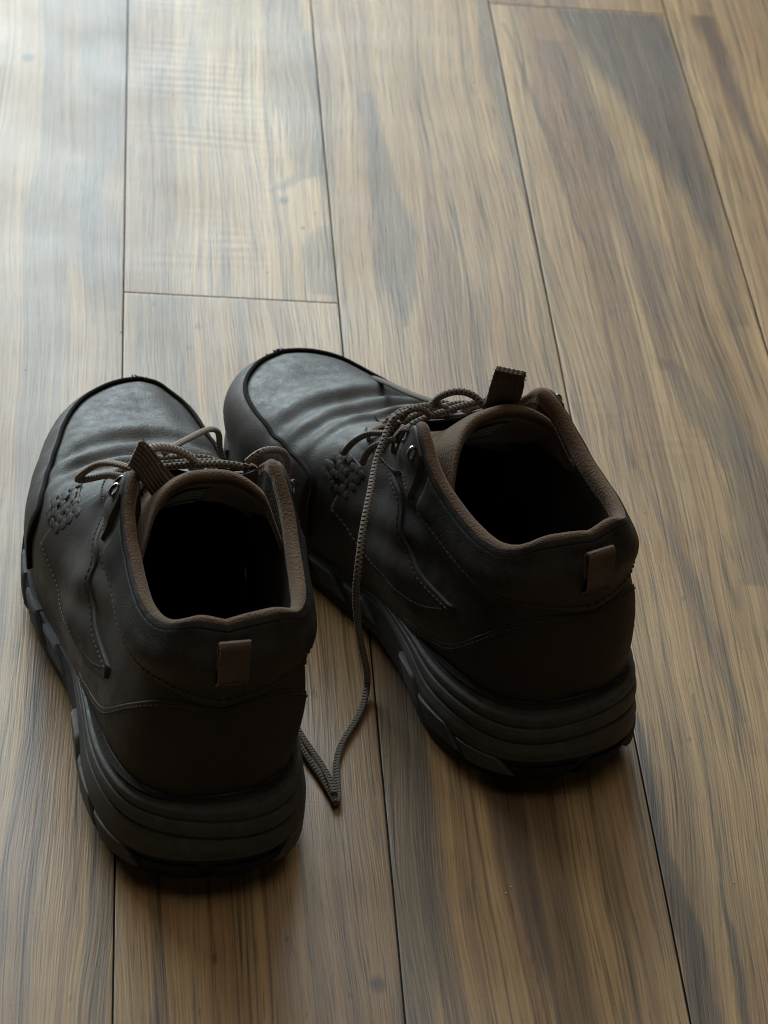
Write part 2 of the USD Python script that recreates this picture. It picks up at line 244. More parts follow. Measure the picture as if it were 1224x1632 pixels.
# ---------------------------------------------------------------- boot shape (local: y towards the toe, +x outer side, z up)
LAT = np.array([(0, 0), (.018, .003), (.033, .014), (.0418, .035), (.045, .065), (.0447, .10), (.0475, .14), (.0550, .18), (.0572, .21), (.0535, .24), (.0410, .272), (.0240, .297), (.0060, .309), (-.010, .3125)])
MED = np.array([(0, 0), (-.018, .003), (-.034, .014), (-.043, .035), (-.0455, .065), (-.0415, .10), (-.0400, .14), (-.0455, .18), (-.0515, .21), (-.0540, .24), (-.0510, .268), (-.0420, .292), (-.0270, .307), (-.010, .3125)])
OL, OM = resample(LAT, 400), resample(MED, 400)
UU = np.linspace(0, 1, 400)
def curve(C, u): return np.stack([np.interp(u, UU, C[:, k]) for k in range(C.shape[1])], -1)
# y along the boot -> height of the sole top, sole bottom
ZS = PchipInterpolator([0, .05, .11, .16, .22, .27, .313], [.051, .046, .035, .028, .025, .027, .034])
ZB = PchipInterpolator([-.02, .02, .06, .09, .125, .16, .23, .27, .3125, .34], [.006, .0, .0, .006, .006, .0, .0, .002, .013, .018])
# top edge of the upper: collar rim, lace gap, then the ridge of the vamp
def top_half(side):
    x = 1 if side > 0 else -1
    o = -.006
    pts = [(o * .3, .0150, .1305), (o + x * .018, .0175, .1325), (o + x * .0290, .0270, .1255), (o + x * .0355, .046, .1225), (o + x * .0375, .072, .1250), (o + x * .0365, .096, .1330), (o + x * .0325, .113, .1400), (o + x * .0285, .124, .1310),
           (o + x * .0205, .145, .1120), (o + x * .0150, .168, .0960), (o + x * .0065, .190, .0835), (o + x * .0010, .205, .0770), (o, .218, .0725), (o, .238, .0670), (o - .001, .258, .0630), (o - .002, .274, .0610), (o - .004, .286, .0603)]
    return resample(pts, 400)
TL, TM = top_half(1), top_half(-1)
# match u of outline to the top curve: same fraction, nudged so that profiles stay upright at the ankle
yo = lambda C: C[:, 1]
def make_match(O, T):
    # key pairs: outline y -> top-curve y (monotone)
    ky_o = np.array([0.0, .006, .030, .075, .115, .165, .215, .262, .297, .3125])
    ky_t = np.array([.015, .0165, .028, .072, .112, .158, .200, .242, .276, .286])
    uo = np.interp(ky_o, np.maximum.accumulate(O[:, 1]) + UU * 1e-6, UU); ut = np.interp(ky_t, np.maximum.accumulate(T[:, 1]) + UU * 1e-6, UU)
    uo[0] = ut[0] = 0; uo[-1] = ut[-1] = 1
    return PchipInterpolator(uo, ut)
ML, MM = make_match(OL, TL), make_match(OM, TM)
def S(a, s, detail=True):
    """boot upper: a in [0,1] outer side heel->toe, [1,2] inner side toe->heel, s 0 (sole) .. 1 (top edge)"""
    a, s = np.broadcast_arrays(np.asarray(a, float), np.asarray(s, float)); a = a % 2.0
    lat = a <= 1; u = np.where(lat, a, 2 - a)
    O = np.where(lat[..., None], curve(OL, u), curve(OM, u)); T = np.where(lat[..., None], curve(TL, ML(u)), curve(TM, MM(u)))
    cx, cy = -.002, np.clip(O[..., 1], .05, .25)
    d = np.stack([cx - O[..., 0], cy - O[..., 1]], -1); d /= np.linalg.norm(d, axis=-1, keepdims=True) + 1e-9
    O = O + d * (.0065 - .0060 * sstep(.04, .13, O[..., 1]))[..., None]
    z0 = ZS(np.clip(O[..., 1], 0, .3125)) - .004
    fw = sstep(.10, .20, O[..., 1])                    # 0 ankle, 1 forefoot
    e1 = 1.0 + .95 * fw; e2 = 1.0 + (-.28) * fw         # superellipse exponents
    th = s * np.pi / 2
    hh = (1 - fw) * s + fw * (1 - np.cos(th) ** 1.0) ** (1.0) ; hh = (1 - fw) * s + fw * (1 - np.cos(th) ** .80)
    vv = (1 - fw) * s + fw * np.sin(th) ** .80
    x = O[..., 0] + (T[..., 0] - O[..., 0]) * hh; y = O[..., 1] + (T[..., 1] - O[..., 1]) * hh; z = z0 + (T[..., 2] - z0) * vv
    b = (1 - fw) * (.0050 * np.sin(np.pi * s ** .8) * sstep(1., .5, s) - .0015 * gauss(s, .60, .16) * sstep(.0, .05, O[..., 1]) + .0035 * gauss(s, .82, .10))
    b = b + .0038 * np.sin(np.pi * np.clip(s / .7, 0, 1)) * sstep(.06, .14, O[..., 1])
    b = b + .0045 * gauss(O[..., 1], .285, .03) * np.sin(np.pi * s) * fw          # bulging toe
    x = x - d[..., 0] * b; y = y - d[..., 1] * b
    if detail:
        # creases of the worn vamp, running across the foot where it bends
        q = y + .012 * (x / .05) ** 2 + .006 * n2(x, y, 35, 25, 3) + .10 * (x + .01) * (.25)
        env = sstep(.192, .212, y) * sstep(.272, .250, y) * sstep(.30, .65, s)
        fold = -.0042 * gauss(q, .2440, .0062) + .0020 * gauss(q, .2560, .007) - .0036 * gauss(q, .2250, .0055) + .0026 * gauss(q, .2345, .0050) + .0022 * gauss(q, .2155, .0045) - .0026 * gauss(q, .2080, .0045)
        z = z + 1.35 * env * fold * (.75 + .9 * n2(x, y, 30, 12, 6)) * (1 - .3 * np.abs(x) / .05)
        w0 = .0018 * n2(x, y, 50, 45, 9) + .0026 * n2(x, y, 22, 20, 12); w = w0 * (1 - fw * s ** 3)
        x = x - d[..., 0] * w; y = y - d[..., 1] * w; z = z + w0 * fw * s
        # long soft wrinkles of the ankle quarter
        wr = .0011 * np.sin((z * 1.0 + .35 * y) * 2 * np.pi / .020 + 6 * n2(x, y, 18, 18, 14)) * (1 - fw) * sstep(.06, .10, y) * sstep(.1, .3, s) * sstep(.98, .8, s)
        x = x - d[..., 0] * wr; y = y - d[..., 1] * wr
    return np.stack([x, y, z], -1)
def SN(a, s):
    e = .004
    du = S(a + e, s) - S(a - e, s); dv = S(a, np.minimum(s + e * 3, 1)) - S(a, np.maximum(s - e * 3, 0))
    n = np.cross(du, dv); return n / (np.linalg.norm(n, axis=-1, keepdims=True) + 1e-12)
def on(a, s, h):
    return S(a, s) + SN(a, s) * np.asarray(h)[..., None]
def path_as(pts, n, h=0.0):
    p = resample(pts, n); return on(p[:, 0], p[:, 1], np.full(n, h)), p
def patch(A, B, n, k, thick, dome=0.0):
    """leather piece between two (a, s) curves, with rounded edges that turn down into the upper"""
    A, B = resample(A, n), resample(B, n)
    q = np.r_[0, 0, np.linspace(0, 1, k) * .97 + .015, 1, 1]
    e = np.r_[-.0012, thick * .55, np.full(k, thick), thick * .55, -.0012]
    tt = np.linspace(0, 1, n); endf = np.minimum(sstep(0, .02, tt), sstep(1, .98, tt))
    P = A[:, None] + (B - A)[:, None] * q[None, :, None]
    H = np.broadcast_to(e[None], P.shape[:2]) + dome * (np.sin(np.pi * q) ** .7)[None] * np.ones((n, 1))
    H = H * endf[:, None] - .0012 * (1 - endf[:, None])
    return orient(grid_mesh(on(P[..., 0], P[..., 1], H)))
def orient(m):
    c = np.array([-.003, 0, .04]); fc = m.triangles_center; c = np.stack([np.full(len(fc), -.003), np.clip(fc[:, 1], .05, .26), np.full(len(fc), .035)], 1)
    if ((fc - c) * m.face_normals).sum() < 0: m.invert()
    return m
def dashes(pts, spacing=.0034, h=.0012, r=.00042):
    P, p = path_as(pts, 400, h); l = np.r_[0, np.cumsum(np.linalg.norm(np.diff(P, axis=0), axis=1))]
    out = []
    for d in np.arange(.001, l[-1] - .003, spacing):
        seg = np.stack([[np.interp(x, l, P[:, k]) for k in range(3)] for x in np.linspace(d, d + spacing * .68, 4)])
        out.append(tube(seg, np.array([.6, 1, 1, .6]) * r, 5)[0])
    return cat(out)
def rings_mesh(rings):
    return orient(grid_mesh(np.array(rings), close_j=True))

HEEL_A = 0.0
def sole_loop(n=360):
    k = n // 2
    u = np.linspace(0, 1, k, endpoint=False)
    return np.vstack([curve(OL, u), curve(OM, 1 - u)])
LOOP = sole_loop()
def loop_normals(L):
    t = np.roll(L, -1, 0) - np.roll(L, 1, 0); n = np.stack([t[:, 1], -t[:, 0]], 1); n /= np.linalg.norm(n, axis=1, keepdims=True)
    c = L.mean(0)
    if ((L - c) * n).sum() < 0: n = -n
    return n
LN = loop_normals(LOOP)

def build_boot(root, mirror, world_to_local, spec):
    fl = np.array([-1., 1, 1]) if mirror else np.array([1., 1, 1])
    def part(name, m, material, parent=None, smooth=40, uv=None, local=False):
        m = m.copy()
        if not local:
            V = m.vertices * fl; V[:, 0] = np.where(True, V[:, 0] * (1 - np.where(V[:, 0] * fl[0] < 0, spec['pinch'], spec['pinch_outer']) * sstep(.17, .28, V[:, 1]) * sstep(0, .035, np.abs(V[:, 0]))), V[:, 0]); lw = sstep(.028, .060, V[:, 2]) * sstep(.22, .14, V[:, 1]); dz = V[:, 2] - .035; ln = spec['lean']
            V = V + np.stack([ln * dz * lw + spec['toe_shift'] * sstep(.16, .30, V[:, 1]), 0 * dz, (spec['tilt'] - ln) * V[:, 0] * lw], 1); m.vertices = V
            if mirror: m.invert()
        return obj(name, m, material, parent or root, smooth, uv)
    # --- upper
    a = np.linspace(0, 2, 420, endpoint=False); s = np.linspace(0, 1, 90)
    A, Sg = np.meshgrid(a, s, indexing='ij')
    up = orient(grid_mesh(S(A, Sg), close_i=True))
    from scipy.spatial import cKDTree
    V = up.vertices.copy(); sv = Sg.ravel(); sel = np.where((V[:, 1] > .222) & (sv > .62))[0]; src = np.where((V[:, 1] > .205) & (sv > .5))[0]
    dd, ii = cKDTree(V[src][:, :2]).query(V[sel][:, :2], 160); w_ = np.exp(-(dd / .0032) ** 2); zs_ = (V[src][:, 2][ii] * w_).sum(1) / w_.sum(1)
    bl = sstep(.62, .74, sv[sel]) * sstep(.222, .230, V[sel][:, 1]); V[sel, 2] += (zs_ - V[sel, 2]) * bl; up.vertices = V
    upper = part('upper', up, LEATHER, smooth=True)
    # --- padded collar and lining: from the rim over and down inside
    uc = .43
    aa = np.concatenate([np.linspace(2 - uc, 2, 100, endpoint=False), np.linspace(0, uc, 100)])
    rim = S(aa, np.full(len(aa), 1.0)); below = S(aa, np.full(len(aa), .93))
    upv = rim - below; upv /= np.linalg.norm(upv, axis=1, keepdims=True)
    t = np.gradient(rim, axis=0); t /= np.linalg.norm(t, axis=1, keepdims=True)
    inn = np.cross(t, upv); ctr = np.array([-.006, .068, .12])
    inn *= np.sign(((ctr - rim) * inn).sum(1))[:, None]
    R = .0034 * np.clip((uc - np.minimum(aa % 2, 2 - aa % 2)) / .06, .25, 1) ** .5
    R = R * (1 + .25 * n2(rim[:, 0], rim[:, 1], 40, 40, 5))
    rows = []
    for th in np.linspace(-.25, np.pi * .98, 16):
        rows.append(rim + inn * ((1 - np.cos(th)) * R)[:, None] * .95 + upv * (np.sin(th) * R * 1.0 - .0006)[:, None] + (0 if th > 0 else 1) * (-inn) * .0004)
    last = rows[-1]
    zfl = .046
    for q in (.03, .07, .11, .15, .2, .3, .42, .55, .7, .85, 1.):
        xy = last[:, :2] + (np.array([-.004, .07]) - last[:, :2]) * (.10 * np.sin(np.pi * q) - .03 * q); rows.append(np.c_[xy, last[:, 2] + (zfl - last[:, 2]) * q])
    C = np.array(rows)
    C = C + (.0005 * n2(C[..., 0] + C[..., 2], C[..., 1], 90, 90, 8))[..., None] * np.array([1, 1, .6])
    ph = np.linspace(0, 1, C.shape[1])
    for nm, G_, mt_ in (('collar_roll', C[:5], LEATHER), ('collar_lining', C[4:17], LINING), ('shaded_lining', C[16:], INNER)):  # lining below the rim coloured near-black to paint the shade inside
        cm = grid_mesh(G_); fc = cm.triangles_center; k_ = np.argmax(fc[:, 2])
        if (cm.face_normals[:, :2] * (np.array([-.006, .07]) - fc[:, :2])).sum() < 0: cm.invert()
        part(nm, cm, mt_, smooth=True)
    # piping where the collar meets the leather
    P = rim - inn * .0006 - upv * .0012
    part('collar_piping', tube(P + inn * .0006, .0007, 6)[0], SEAM)
    # --- insole and inner floor
    L = LOOP * np.array([.78, .90]) + np.array([-.001, .012])
    v = np.c_[L, np.full(len(L), .047)]; f = np.stack([np.full(len(L), len(L)), np.arange(len(L)), (np.arange(len(L)) + 1) % len(L)], 1)
    im = trimesh.Trimesh(np.vstack([v, [[0, .15, .0465]]]), f, process=False)
    if im.face_normals[0, 2] < 0: im.invert()
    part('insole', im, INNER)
    gu = np.linspace(.50, .86, 40); ea, eb = S(gu, np.full(40, .96)), S(2 - gu, np.full(40, .96)); gq = np.linspace(0, 1, 13)
    G = ea[:, None] + (eb - ea)[:, None] * gq[None, :, None]; G[..., 2] -= .0015 + .011 * np.sin(np.pi * gq)[None] ** .6
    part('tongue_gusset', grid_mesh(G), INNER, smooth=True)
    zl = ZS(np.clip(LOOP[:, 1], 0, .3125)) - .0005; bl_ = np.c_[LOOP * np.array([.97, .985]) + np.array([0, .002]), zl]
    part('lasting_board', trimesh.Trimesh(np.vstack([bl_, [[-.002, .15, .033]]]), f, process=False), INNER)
    # --- tongue
    K = resample(np.array([(.240, .0560), (.212, .0695), (.190, .0780), (.165, .0925), (.143, .1090), (.126, .1245), (.114, .1375), (.1065, .1440)]), 40)
    W = np.interp(np.linspace(0, 1, 40), [0, .4, .66, .87, 1], [.012, .023, .031, .0345, .0315])
    tx = spec['tongue_shift']
    q = np.linspace(-1, 1, 41)
    KT = np.gradient(K, axis=0); KT /= np.linalg.norm(KT, axis=1, keepdims=True); KN = np.stack([-KT[:, 1], KT[:, 0]], 1); KN *= -np.sign(KN[:, 1:2]) * -1
    def tong(off):
        vt = np.linspace(0, 1, 40)[:, None]
        X = -.006 + tx * vt ** 2 + W[:, None] * q[None]
        wrap = (np.abs(q)[None] ** 2.6) * (W[:, None] / .035) ** 2
        Yv = K[:, :1] - .031 * wrap * vt ** 2 + off * KN[:, :1]; Zv = K[:, 1:] - .015 * wrap * vt ** 2 - .012 * sstep(.72, 1, np.abs(q))[None] * vt ** 3 + off * KN[:, 1:]
        P = np.stack(np.broadcast_arrays(X, Yv, Zv), -1)
        P[..., 2] += .0010 * n2(P[..., 0], P[..., 1], 60, 60, 21); return P
    outer, inner = tong(0.0), tong(-.0065)
    lipr = []
    for th in np.linspace(0, np.pi, 9)[1:-1]:
        mid = (outer[-1] + inner[-1]) / 2; d = outer[-1] - mid; tv = np.r_[0, KT[-1]] * .0040
        lipr.append(mid + d * np.cos(th) + tv * np.sin(th))
    tm = grid_mesh(np.concatenate([outer, np.array(lipr), inner[::-1]]), False)
    if tm.face_normals[np.argmax(tm.triangles_center[:, 2]), 2] < 0: tm.invert()
    tongue = part('tongue', tm, LINING, smooth=True)
    # label inside the tongue
    def tpt(v, qq, off):
        i = v * 39; i0 = int(min(i, 38)); g = tong(off); row = g[i0] * (1 - (i - i0)) + g[i0 + 1] * (i - i0)
        return np.array([np.interp(qq, q, row[:, k]) for k in range(3)])
    def tquad(v0, v1, q0, q1, off, n=8):
        G = np.array([[tpt(v, x, off) for x in np.linspace(q0, q1, n)] for v in np.linspace(v0, v1, n)]); m = grid_mesh(G)
        if m.face_normals[:, 1].mean() > 0: m.invert()
        return m
    lq = spec['label_q']
    lab = part('size_label', tquad(.76, .95, lq - .42, lq + .42, -.0078), LABELB, tongue.GetPath())
    for k in range(4):
        part('print_line', tquad(.925 - k * .030, .938 - k * .030, lq - .33, lq + .33, -.0081), LABEL, tongue.GetPath())
    part('print_line', tquad(.765, .795, lq - .30, lq + .10, -.0082), LABEL, tongue.GetPath())
    # --- overlay panels
    both = lambda pts: [(-u, s_) for u, s_ in pts[:0:-1]] + pts                       # round the heel from the inner to the outer side
    toe = lambda pts: pts + [(2 - u, s_) for u, s_ in pts[-2::-1]]
    part('mudguard', patch(toe([(.60, .02), (.72, .02), (.86, .02), (1.0, .02)]), toe([(.60, .36), (.70, .44), (.85, .52), (1.0, .56)]), 220, 12, .0014), PANEL, smooth=True)
    part('heel_counter', patch(both([(0, .02), (.07, .02), (.15, .02), (.24, .02), (.36, .02)]), both([(0, .585), (.07, .60), (.15, .50), (.24, .20), (.36, .08)]), 160, 12, .0006), DARKL, smooth=True)
    part('collar_panel', patch(both([(0, .60), (.07, .63), (.15, .73), (.24, .80), (.34, .80)]), both([(0, .985), (.07, .985), (.15, .985), (.24, .985), (.34, .985)]), 220, 16, .0008, .0012), LEATHER, smooth=True)
    for sg in (1, -1):
        f_ = (lambda u: u) if sg > 0 else (lambda u: 2 - u)
        pl = lambda pts: [(f_(u), s_) for u, s_ in pts]
        # quarter swoosh
        part('quarter_panel', patch(pl([(.22, .44), (.32, .26), (.44, .20), (.56, .26)]), pl([(.22, .50), (.32, .52), (.42, .66), (.53, .80)]), 90, 14, .0015), DARKL, smooth=True)
        # eyestay
        part('eyestay', patch(pl([(.345, .80), (.42, .72), (.50, .72), (.57, .80), (.63, .90)]), pl([(.352, .99), (.42, .992), (.50, .992), (.57, .992), (.64, .985)]), 110, 14, .0018), PANEL, smooth=True)
        # ribbed textile patch below the eyestay
        A_, B_ = resample(pl([(.525, .40), (.56, .38), (.595, .42)]), 24), resample(pl([(.515, .60), (.555, .62), (.60, .66)]), 24)
        bumps = []
        for i in range(4):
            for j in range(7):
                u = np.clip((j + .5 + rng.uniform(-.2, .2)) / 7, 0, 1); w = (i + .5 + rng.uniform(-.2, .2)) / 4; pa = A_[int(u * 23)] * (1 - w) + B_[int(u * 23)] * w
                c = on(pa[0], pa[1], .0010); nrm = SN(pa[0], pa[1])
                b = trimesh.creation.icosphere(1, 1.0); b.apply_scale(np.array([.0021, .0027, .0004]) * rng.uniform(.75, 1.25, 3)); T_ = trimesh.geometry.align_vectors([0, 0, 1], nrm); b.apply_transform(T_); b.apply_translation(c + nrm * .0006); bumps.append(b)
        tp = part('textile_patch', patch(A_, B_, 40, 10, .0007), PANEL, smooth=True)
        part('knob_texture', cat(bumps), PANEL, tp.GetPath())
        # seams
        P, _ = path_as(pl([(.594, .04), (.596, .20), (.612, .37), (.70, .45), (.85, .53), (.93, .56), (1.0, .57)]), 120, .0012)
        part('toe_seam', tube(P, .0012, 8)[0], SEAM)
        st = [dashes(pl([(.0, .625), (.07, .655), (.15, .75), (.24, .82), (.33, .82)]), h=.0015), dashes(pl([(.0, .56), (.068, .575), (.145, .48), (.235, .18), (.34, .07)]), h=.0008),
              dashes(pl([(.23, .47), (.32, .49), (.42, .63), (.52, .77)]), h=.0018), dashes(pl([(.24, .45), (.32, .30), (.44, .235), (.55, .29)]), h=.0018),
              dashes(pl([(.355, .815), (.42, .74), (.50, .74), (.57, .815), (.62, .905)]), h=.0022)]
        part('stitching', cat(st), THREAD)
        # eyelets: webbing loops low down, metal hooks on top
        for k, u in enumerate((.375, .42, .465, .51, .555)):
            aa_ = f_(u); c = on(aa_, .93, .0022); nrm = SN(aa_, .93); tv = S(aa_, .99) - S(aa_, .87); tv /= np.linalg.norm(tv)
            bv = np.cross(nrm, tv)
            if k < 2:
                ring = tube(np.array([c + tv * .0030 * np.cos(x) + nrm * (.0014 * (1 + np.sin(x)) - .0006) for x in np.linspace(0, 2 * np.pi, 17)]), .0009, 6)[0]
                part('lace_hook', ring, METAL)
            else:
                lp = tube(np.array([c + tv * (.007 * np.cos(x)) + nrm * (.0034 * np.sin(x) - .001) for x in np.linspace(0, np.pi, 11)]), .0022, 8, flat=.5)[0]
                part('lace_loop', lp, WEB)
    fr = []
    for k in range(26 if not mirror else 5):
        p0 = on(1.0 + rng.normal(0, .012), .565 + rng.normal(0, .01), .0012); p2 = p0 + np.array([rng.normal(0, .0012), rng.normal(0.0006, .0010), rng.uniform(.0001, .0010)])
        fr.append(tube(np.array([p0, (p0 + p2) / 2 + rng.normal(0, .0004, 3), p2]), np.array([.00045, .0004, .00025]), 5)[0])
    part('frayed_toe_edge', cat(fr), SEAM)
    # --- heel loop
    c0 = on(0.0, .93, .0030); c1 = on(0.0, .63, .0028); w = .0064
    zz = [on(0., s_, h_) for s_, h_ in ((.725, .0012), (.745, .0032), (.78, .0052), (.87, .0068), (.945, .0085), (.968, .0072), (.945, .0048), (.82, .0022))]
    zz = resample(zz, 40); off = np.array([spec['heel_x'], 0, 0])
    prof = [(-w, -.0005), (-w, .0005), (-.5 * w, .0009), (.5 * w, .0009), (w, .0005), (w, -.0005)]
    tv = np.gradient(zz, axis=0); tv /= np.linalg.norm(tv, axis=1, keepdims=True); nv = np.cross(tv, [1., 0, 0])
    G = np.array([[zz[i] + off + np.array([px, 0, 0]) + nv[i] * pz for px, pz in prof] for i in range(40)])
    hl = part('heel_loop', grid_mesh(G, close_j=True), LOOPW, smooth=30)
    hs = []
    for i0, i1, px in [(1, 6, -.8), (1, 6, .8), (1, 1, 0), (6, 6, 0)]:
        pts = [zz[i] + off + np.array([x_ * w, 0, 0]) + nv[i] * .0009 * (1 if (zz[i] + nv[i] * .002)[1] < zz[i][1] else -1) for i, x_ in zip(np.linspace(i0, i1, 9).astype(int), np.full(9, px) if i0 != i1 else np.linspace(-.8, .8, 9))]
        for a_, b_ in zip(pts[:-1], pts[1:]): hs.append(tube(np.array([a_, a_ + (b_ - a_) * .35, a_ + (b_ - a_) * .7]) + 1e-7 * np.arange(3)[:, None], .0003, 5)[0])
    part('loop_stitching', cat(hs), THREAD, hl.GetPath())
    # --- midsole with moulded ridges
    heelw = sstep(.17, .03, LOOP[:, 1]); rows = []
    zt = ZS(np.clip(LOOP[:, 1], 0, .3125)); zb = ZB(LOOP[:, 1])
    zo = np.minimum(zb + .0190 + .0010 * heelw, zt - .0055)                                                    # outsole / midsole line
    qs = np.linspace(0, 1, 70)
    for q in qs:
        z = zo + (zt - zo) * q
        flare = (.0035 * (1 - q) ** 1.5 - .0045 * sstep(.80, 1, q)) * (.15 + .85 * heelw) - .0015 * (1 - heelw)
        groove = -.0014 * (gauss(q, .36, .022) + .8 * gauss(q, .64, .022)) * (.25 + .75 * heelw) - .0012 * gauss(q, .84, .04)
        puff = .0008 * (gauss(q, .16, .12) + gauss(q, .50, .10)) * heelw
        wob = .0009 * n2(LOOP[:, 0], LOOP[:, 1], 35, 35, 31)
        sw = .0030 * heelw * np.sin(q * np.pi) * 0
        o = flare + groove + puff + wob + sw
        rows.append(np.c_[LOOP + LN * np.asarray(o)[:, None], z + .0022 * heelw * np.sin(LOOP[:, 0] / .02) * np.sin(np.pi * q)])
    rows.append(np.c_[LOOP - LN * .010, zt - .001])
    part('midsole', rings_mesh(rows), RUB, smooth=True)
    # --- outsole
    rows = []
    for q, o, dz in ((0, -.012, 0), (0, -.003, 0), (.12, .0, 0), (.5, .0012, 0), (.85, .0016, 0), (1., .0006, 0), (1., -.006, .0005)):
        back = sstep(.05, -.005, LOOP[:, 1])
        z = zb + (zo - zb) * q + dz; oo = o - .006 * back * (1 - q) ** 2
        rows.append(np.c_[LOOP + LN * np.asarray(oo)[:, None], z + .004 * back * (1 - q) * (q > 0)])
    so = rings_mesh(rows); outsole = part('outsole', so, OUT, smooth=35)
    nL = len(LOOP); bv = np.c_[LOOP * .94 + np.array([0, .008]), zb + .0015]
    f = np.stack([np.full(nL, nL), np.arange(nL), (np.arange(nL) + 1) % nL], 1); bm = trimesh.Trimesh(np.vstack([bv, [[0, .15, .006]]]), f, process=False)
    part('outsole_bottom', bm, OUT, outsole.GetPath())
    # lugs standing proud of the side walls
    def side_block(a0, a1, q0, q1, h, skew=0., inset=0.):
        n, k = 14, 8; rows = []
        def pt(a_, q_, o_):
            i = (a_ % 2) / 2 * nL; i0 = int(i) % nL; i1 = (i0 + 1) % nL; w_ = i - int(i)
            p = LOOP[i0] * (1 - w_) + LOOP[i1] * w_; nn = LN[i0] * (1 - w_) + LN[i1] * w_
            z0 = zb[i0] * (1 - w_) + zb[i1] * w_; z1 = zt[i0] * (1 - w_) + zt[i1] * w_
            return np.r_[p + nn * (o_ - inset * (1 - (q_ - q0) / (q1 - q0)) ** 1.3), z0 + (z1 - z0) * q_]
        G = []
        for i, x in enumerate(np.r_[0, .0, np.linspace(.06, .94, n), 1, 1]):
            row = []
            for j, y in enumerate(np.r_[0, .0, np.linspace(.1, .9, k), 1, 1]):
                edge = i in (0, n + 3) or j in (0, k + 3); edge2 = i in (1, n + 2) or j in (1, k + 2)
                row.append(pt(a0 + (a1 - a0) * x + skew * y, q0 + (q1 - q0) * y, -.001 if edge else (h * .7 if edge2 else h)))
            G.append(row)
        return orient(grid_mesh(np.array(G)))
    for sg in (1, -1):
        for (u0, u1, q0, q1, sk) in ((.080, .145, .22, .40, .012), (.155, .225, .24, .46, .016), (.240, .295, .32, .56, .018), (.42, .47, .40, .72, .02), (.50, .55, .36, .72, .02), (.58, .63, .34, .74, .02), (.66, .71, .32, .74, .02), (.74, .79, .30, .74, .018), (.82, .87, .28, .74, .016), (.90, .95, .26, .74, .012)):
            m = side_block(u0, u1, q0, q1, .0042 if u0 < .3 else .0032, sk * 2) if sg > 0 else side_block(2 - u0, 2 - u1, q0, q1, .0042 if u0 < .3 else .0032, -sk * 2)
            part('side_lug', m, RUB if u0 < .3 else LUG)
    # tread blocks round the heel of the outsole
    for a0, a1, q1, h_ in ((-.300, -.215, .34, .0030), (-.200, -.120, .32, .0036), (-.105, -.012, .30, .0032), (.006, .095, .31, .0034), (.112, .195, .33, .0036), (.210, .300, .34, .0030)):
        part('tread_block', side_block(a0, a1, .06, q1, h_ * .8, .010, .0065), OUT, outsole.GetPath())
    # --- laces and the pull tab, given as points of the world
    for k, u in enumerate((.465, .51, .555)):
        pa, pb = on(u, .93, .004), on(2 - u, .93, .004); mid = (pa + pb) / 2 + np.array([0, .002, .0045])
        m, uv = tube(resample([pa - [0, 0, .003], pa * .8 + mid * .2 + [0, 0, .002], mid, pb * .8 + mid * .2 + [0, 0, .002], pb - [0, 0, .003]], 40), .0016, 10)
        part('crossed_lace', m, LACE, smooth=True, uv=uv)
    for nm, pts, r in spec['laces']:
        P = resample([world_to_local(p) for p in pts], max(24, 12 * len(pts))); m, uv = tube(P, r * .84, 12, flat=.85)
        part(nm, m, spec['lace'], smooth=True, uv=uv, local=True)
    for pts, wv, wd in spec['tabs']:
        P = resample([world_to_local(p) for p in pts], 40); wv = world_to_local(np.array(wv) + world_to_local.o) ; wv /= np.linalg.norm(wv)
        tv = np.gradient(P, axis=0); tv /= np.linalg.norm(tv, axis=1, keepdims=True); nv = np.cross(tv, wv)
        G = np.array([[P[i] + wv * (px * wd * (1 + .10 * math.sin(i * .7) * .3)) + nv[i] * pz for px, pz in RIBS] for i in range(40)])
        tl = part('tongue_pull_loop', grid_mesh(G, close_j=True), WEB, smooth=30, local=True)
        fr = []
        for k in range(70):
            i = int(rng.integers(6, 34)); e_ = rng.choice([-.5, .5]); p0 = P[i] + wv * wd * e_; d_ = wv * np.sign(e_) * rng.uniform(.3, 1) + rng.normal(0, .6, 3)
            p2 = p0 + d_ / np.linalg.norm(d_) * rng.uniform(.0003, .0014); fr.append(tube(np.array([p0, (p0 + p2) / 2 + rng.normal(0, .0003, 3), p2]), np.array([.00016, .00013, .00008]), 4)[0])
        part('frayed_threads', cat(fr), WEB, tl.GetPath(), local=True)

DUST = mat('dust', {'p': ('principled_bsdf', {'base_color': (.55, .53, .48), 'roughness': .9})}, [])
dd = []
for k in range(60):
    b = trimesh.creation.icosphere(1, 1.0); b.vertices *= rng.uniform(.6, 1.4, b.vertices.shape); b.apply_scale(np.array([1, rng.uniform(.7, 2), .5]) * rng.uniform(.00012, .00042))
    b.apply_translation((rng.uniform(-.09, .45), rng.uniform(-.4, .65), .0004)); dd.append(b)
tag(obj('dust_specks', cat(dd), DUST, smooth=True), 'tiny pale specks of dust and grit scattered over the planks', 'dust', kind='stuff')

